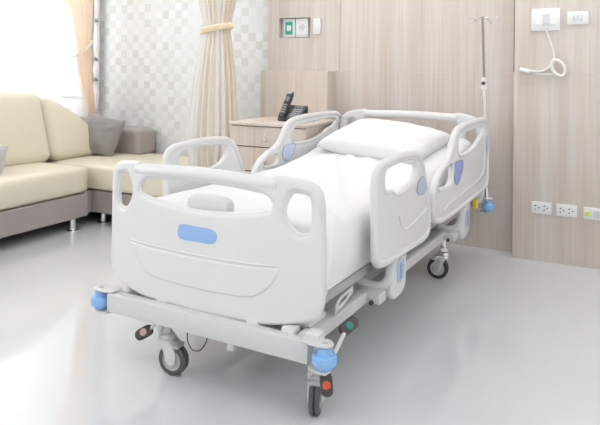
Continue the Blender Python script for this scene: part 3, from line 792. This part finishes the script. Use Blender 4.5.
# ================================================================== curtains
def cloth(name, edge_l, edge_r, zs, x, folds, amp, m, parent=None, nu=60, phase=0.):
    """hanging cloth between two edges given as y at the heights zs; pleats run vertically"""
    bm = BM(); rows = []; us = []
    for k, z in enumerate(zs):
        r_ = []
        for i in range(nu + 1):
            u = i / nu; y = edge_l[k] + (edge_r[k] - edge_l[k]) * u
            a = amp[k] if isinstance(amp, (list, tuple)) else amp
            xx = x[k] if isinstance(x, (list, tuple)) else x
            v = bm.verts.new((xx + a * sin(u * folds * 2 * pi + phase) + a * .3 * sin(u * folds * 4.3 * pi + z * 2), y, z)); r_.append(v); us.append(u * folds * .5)
        rows.append(r_)
    for A, B_ in zip(rows, rows[1:]):
        for k in range(nu): bm.faces.new((A[k], A[k + 1], B_[k + 1], B_[k]))
    me = bpy.data.meshes.new(name); bm.to_mesh(me); bm.free()
    at_ = me.attributes.new('u', 'FLOAT', 'POINT'); at_.data.foreach_set('value', us)
    return finish(name, me, m, parent, 80)
def interp(tab, z):
    tab = sorted(tab)
    if z <= tab[0][0]: return tab[0][1]
    for (a, p), (b_, q) in zip(tab, tab[1:]):
        if z <= b_:
            t = (z - a) / (b_ - a); return p + (q - p) * t
    return tab[-1][1]
zs = [.76 + (2.55 - .76) * i / 60 for i in range(61)]
sheer_r = [(.76, 4.17), (.80, 4.185), (.997, 4.10), (1.173, 4.045), (1.393, 4.045), (1.607, 3.99), (1.774, 3.92), (2.1, 3.6), (2.55, 3.2)]
sheer_l = [(.76, 4.02), (.83, 3.94), (.96, 3.88), (.975, 2.6), (2.55, 2.6)]
o = cloth('sheer_curtain', [interp(sheer_l, z) for z in zs], [interp(sheer_r, z) for z in zs], zs, -4.30, 9, .007, 'sheer', nu=240)
for v in o.data.vertices:
    t = max(0, min(1, (v.co.y - 3.65) / .3)); v.co.x += -.10 * (1 - t) + .045 * t
if True: pass
tag(o, 'white sheer curtain gathered in front of the peach drape at the window', 'curtain')
dr_r = [(.735, 4.285), (1.08, 4.235), (1.38, 4.205), (1.45, 4.205), (1.8, 4.235), (2.55, 4.25)]
dr_l = [(.735, 4.15), (.95, 4.07), (1.2, 4.01), (1.38, 3.99), (1.6, 3.95), (1.8, 3.87), (2.55, 3.6)]
zs2 = [.735 + (2.55 - .735) * i / 60 for i in range(61)]
o = cloth('peach_drape', [interp(dr_l, z) for z in zs2], [interp(dr_r, z) for z in zs2], zs2, -4.300, 6, .013, 'drape', phase=1.)
tag(o, 'peach striped drape tied back beside the window', 'curtain')
b = BM(); tube(b, catmull([(-4.275, 3.985, 1.29), (-4.238, 4.04, 1.32), (-4.235, 4.12, 1.375), (-4.26, 4.19, 1.42), (-4.33, 4.225, 1.44)], 6), .007, 8, rz=.024, up=(1, 0, 0))
obj('tieback', b, 'band', o)

# bed curtain: one gathered bundle, closed all round
def bundle(name, cx, cy, tab, m, pleats=21, nz=80, na=336):
    bm = BM(); rows = []; us = []
    for k in range(nz + 1):
        z = .04 + (2.70 - .04) * k / nz; hw_, off = tab(z)
        r_ = []
        for i in range(na):
            a = 2 * pi * i / na
            pl = 1 + .17 * sin(a * pleats + .5 * sin(a * 3) + z * .4) + .05 * sin(a * pleats * 2.3 + 1)
            r_.append(bm.verts.new((cx + off + hw_ * cos(a) * (1 + (pl - 1) * .45), cy + (hw_ * .42) * sin(a) * pl, z))); us.append(2 * i / na + .18)
        rows.append(r_)
    for A, B_ in zip(rows, rows[1:]):
        for k in range(na): bm.faces.new((A[k], A[(k + 1) % na], B_[(k + 1) % na], B_[k]))
    me = bpy.data.meshes.new(name); bm.to_mesh(me); bm.free()
    at_ = me.attributes.new('u', 'FLOAT', 'POINT'); at_.data.foreach_set('value', us)
    return finish(name, me, m, None, 80)
bw = [(.04, .19), (.45, .195), (.7, .22), (.85, .205), (1.1, .182), (1.3, .152), (1.42, .128), (1.50, .110), (1.58, .124), (1.70, .158), (1.85, .185), (2.7, .22)]
def btab(z):
    off = interp([(.04, 0), (.9, 0), (1.3, .010), (1.55, .02), (2.7, .005)], z)
    return interp(bw, z), off
BCX, BCY = -2.775, 3.97
bc = bundle('bed_curtain', BCX, BCY, btab, 'curtain')
tag(bc, 'cream striped bed curtain gathered with a twisted rope beside the cabinet', 'curtain')
for k in range(3):
    b = BM(); pts = []
    for i in range(180):
        a = 2 * pi * i / 180; tw = a * 12 + k * 2 * pi / 3
        rr_ = 1.04 + .09 * cos(tw)
        tilt = .020 * cos(a)
        pts.append((BCX + .02 + (.118 * rr_ + .004) * cos(a), BCY + (.060 * rr_) * sin(a), 1.500 + tilt + .017 * sin(tw)))
    tube(b, pts, .0095, 6, True); obj('rope_strand', b, 'rope', bc)
b = BM(); box(b, -3.3, 2.2, BCY - .012, BCY + .012, 2.70, 2.735, .003); tag(obj('curtain_track', b, 'chrome'), 'straight metal curtain track under the ceiling', 'curtain track')

# ================================================================== wall fittings
def plate_on(name, x0, x1, z0, z1, yw, label, cat, group=None, bev=.003, d=.010, m='socket'):
    e = empty(name, ((x0 + x1) / 2, yw, z0), 0, label, cat, group)
    b = BM(); box(b, -(x1 - x0) / 2, (x1 - x0) / 2, -d, 0, 0, z1 - z0, bev, 2); obj('cover_plate', b, m, e)
    return e
def holes3(e, x, z, m='hole', s=1.):
    b = BM()
    for dx, dz in ((-.010, .012), (-.010, -.012), (.008, 0)):
        lathe(b, [(0, .002), (.0038 * s, .002), (.0038 * s, 0)], (x + dx, -.0098, z + dz), 10, Matrix.Rotation(pi / 2, 4, 'X'))
    obj('socket_hole', b, m, e)
for x0, x1, z0, z1, lb in ((-.530, -.411, .302, .377, 'white double power outlet nearest the bed, low on the wood wall'),
                           (-.385, -.263, .300, .376, 'white double power outlet second from the bed, low on the wood wall')):
    e = plate_on('power_outlet', x0, x1, z0, z1, YR, lb, 'power outlet', 'power outlets low on the wall')
    for dx in (-.026, .026):
        b = BM(); box(b, dx - .021, dx + .021, -.0115, -.009, .014, .062, .001, 1); obj('socket', b, 'socket', e)
        bb = BM()
        for ddx, dz, mm in ((-.008, .012, 'hole'), (-.008, -.012, 'hole'), (.011, 0, 'navy')):
            bb = BM(); lathe(bb, [(0, .0015), (.0042, .0015), (.0042, 0)], (dx + ddx, -.0112, .038 + dz), 10, Matrix.Rotation(pi / 2, 4, 'X')); obj('socket_hole', bb, mm, e)
e = plate_on('data_outlet', -.226, -.075, .298, .372, YR, 'white data outlet with a yellow green label at the right edge of the wall', 'data outlet')
b = BM(); box(b, -.066, -.040, -.0125, -.009, .022, .048, .001, 1); obj('label', b, 'lime', e)
b = BM(); box(b, -.02, .05, -.012, -.009, .018, .056, .001, 1); obj('insert', b, 'socket_shade', e)
# upper fittings
e = plate_on('nurse_call_socket', -.542, -.372, 1.462, 1.602, YR, 'large white wall plate holding the nurse call cord', 'call socket', d=.012)
b = BM(); box(b, -.062, -.020, -.0150, -.011, .035, .105, .002, 1); obj('insert', b, 'socket', e)
b = BM(); box(b, .030, .062, -.0150, -.011, .035, .105, .002, 1); obj('insert', b, 'socket', e)
b = BM(); box(b, -.014, .024, -.0150, -.011, .030, .105, .002, 1); obj('insert', b, 'socket_shade', e)
b = BM(); lathe(b, [(0, .012), (.007, .012), (.008, 0)], (.002, -.014, .040), 12, Matrix.Rotation(pi / 2, 4, 'X')); obj('plug', b, 'hub', e)
e = plate_on('switch_plate', -.330, -.208, 1.497, 1.578, YR, 'small white three gang switch plate near the top right corner', 'light switch')
for k in range(3):
    b = BM(); box(b, -.030 + k * .021, -.014 + k * .021, -.0125, -.009, .022, .060, .0015, 1); obj('rocker', b, 'socket_shade', e)
# nurse call cord with looped handset
cd = empty('nurse_call_handset', (-.45, YR - .012, 1.2), 0, 'white nurse call cord hanging looped with a push button end', 'call cord')
P = lambda x, z, y=-.008: (x + .45, y, z - 1.2)
b = BM(); tube(b, catmull([P(-.455, 1.502, -.012), P(-.450, 1.46, -.014), P(-.425, 1.39), P(-.408, 1.33), P(-.405, 1.28), P(-.408, 1.262)], 6), .0055, 8); obj('cord', b, 'cord', cd)
b = BM(); ring = []
for i in range(40):
    a = 2 * pi * i / 40; ring.append(P(-.378 + .040 * cos(a) - .006 * sin(a), 1.226 + .048 * sin(a) - .012 * cos(a), -.012))
tube(b, ring, .0105, 8, True); obj('coil', b, 'cord', cd)
b = BM(); tube(b, catmull([P(-.412, 1.250), P(-.44, 1.222), P(-.475, 1.205), P(-.52, 1.202), P(-.56, 1.207)], 6), .0075, 8)
tube(b, catmull([P(-.395, 1.186), P(-.44, 1.186), P(-.49, 1.186), P(-.54, 1.198)], 6), .005, 8); obj('cord', b, 'cord', cd)
b = BM(); tube(b, catmull([P(-.545, 1.200), P(-.56, 1.204), P(-.595, 1.212), P(-.607, 1.216)], 5), .0155, 12); obj('push_button', b, 'socket', cd)

# outlets in the recess left of the bed head
e = plate_on('oxygen_outlet', -2.432, -2.330, 1.452, 1.600, YB + .054, 'white gas outlet with green square label in the wall recess', 'gas outlet', d=.03)
b = BM(); box(b, -.036, .030, -.036, -.029, .024, .124, .003, 1); obj('label', b, 'gasgreen', e)
b = BM(); lathe(b, [(0, .008), (.018, .008), (.020, 0)], (0, -.035, .074), 18, Matrix.Rotation(pi / 2, 4, 'X')); box(b, -.019, .019, -.0385, -.034, .052, .096, .002, 1); obj('gas_port', b, 'socket', e)
e = plate_on('vacuum_outlet', -2.322, -2.215, 1.452, 1.600, YB + .054, 'plain white outlet beside the green labelled gas outlet', 'outlet', d=.034)
b = BM(); lathe(b, [(0, .006), (.024, .006), (.026, 0)], (0, -.034, .078), 20, Matrix.Rotation(pi / 2, 4, 'X')); obj('face_ring', b, 'socket_shade', e)
b = BM(); lathe(b, [(0, .003), (.005, .003), (.005, 0)], (.003, -.040, .078), 10, Matrix.Rotation(pi / 2, 4, 'X')); obj('port', b, 'pink', e)
b = BM(); box(b, -.050, .050, -.035, -.0335, .002, .018); obj('shade_strip', b, 'socket_shade', e)
e = plate_on('nurse_switch', -2.150, -2.092, 1.475, 1.595, YB, 'narrow white wall switch right of the outlet recess', 'light switch', d=.022)
b = BM(); box(b, -.013, .020, -.026, -.021, .015, .105, .003, 1); obj('rocker', b, 'socket', e)

# ================================================================== light, world, camera
w = bpy.data.worlds.new('daylight'); sc.world = w; w.use_nodes = True
bg = w.node_tree.nodes['Background']; bg.inputs['Color'].default_value = (.965, .985, 1, 1); bg.inputs['Strength'].default_value = 1.35

def area(name, loc, rot, size, energy, col=(1, 1, 1)):
    l = bpy.data.lights.new(name, 'AREA'); l.shape = 'RECTANGLE'; l.size, l.size_y = size; l.energy = energy; l.color = col
    o = bpy.data.objects.new(name, l); COL.objects.link(o); o.location = loc; o.rotation_euler = rot; return o
# daylight pouring in through the window
area('window_light', (XL - .25, 1.2, 1.65), (0, radians(-90), 0), (1.7, 5.6), 48, (1, .99, .98))

cam = bpy.data.cameras.new('camera'); co = bpy.data.objects.new('camera', cam); COL.objects.link(co); sc.camera = co
yaw, roll = radians(-27.235), radians(-.622)
fw = Vector((sin(yaw), cos(yaw), 0)); r = Vector((cos(yaw), -sin(yaw), 0)); d = Vector((0, 0, -1))
r2 = r * cos(roll) + d * sin(roll); d2 = -r * sin(roll) + d * cos(roll)
mw = Matrix((( r2.x, -d2.x, -fw.x, 0), (r2.y, -d2.y, -fw.y, 0), (r2.z, -d2.z, -fw.z, 1.2), (0, 0, 0, 1)))
co.matrix_world = mw
cam.sensor_width = 36; cam.lens = 634. / 600 * 36; cam.shift_y = -(212.5 - 69.4) / 600; cam.clip_start = .05

vs = sc.view_settings; vs.view_transform = 'Standard'; vs.look = 'None'; vs.gamma = 1; vs.use_curve_mapping = False
vs.exposure = 0.25
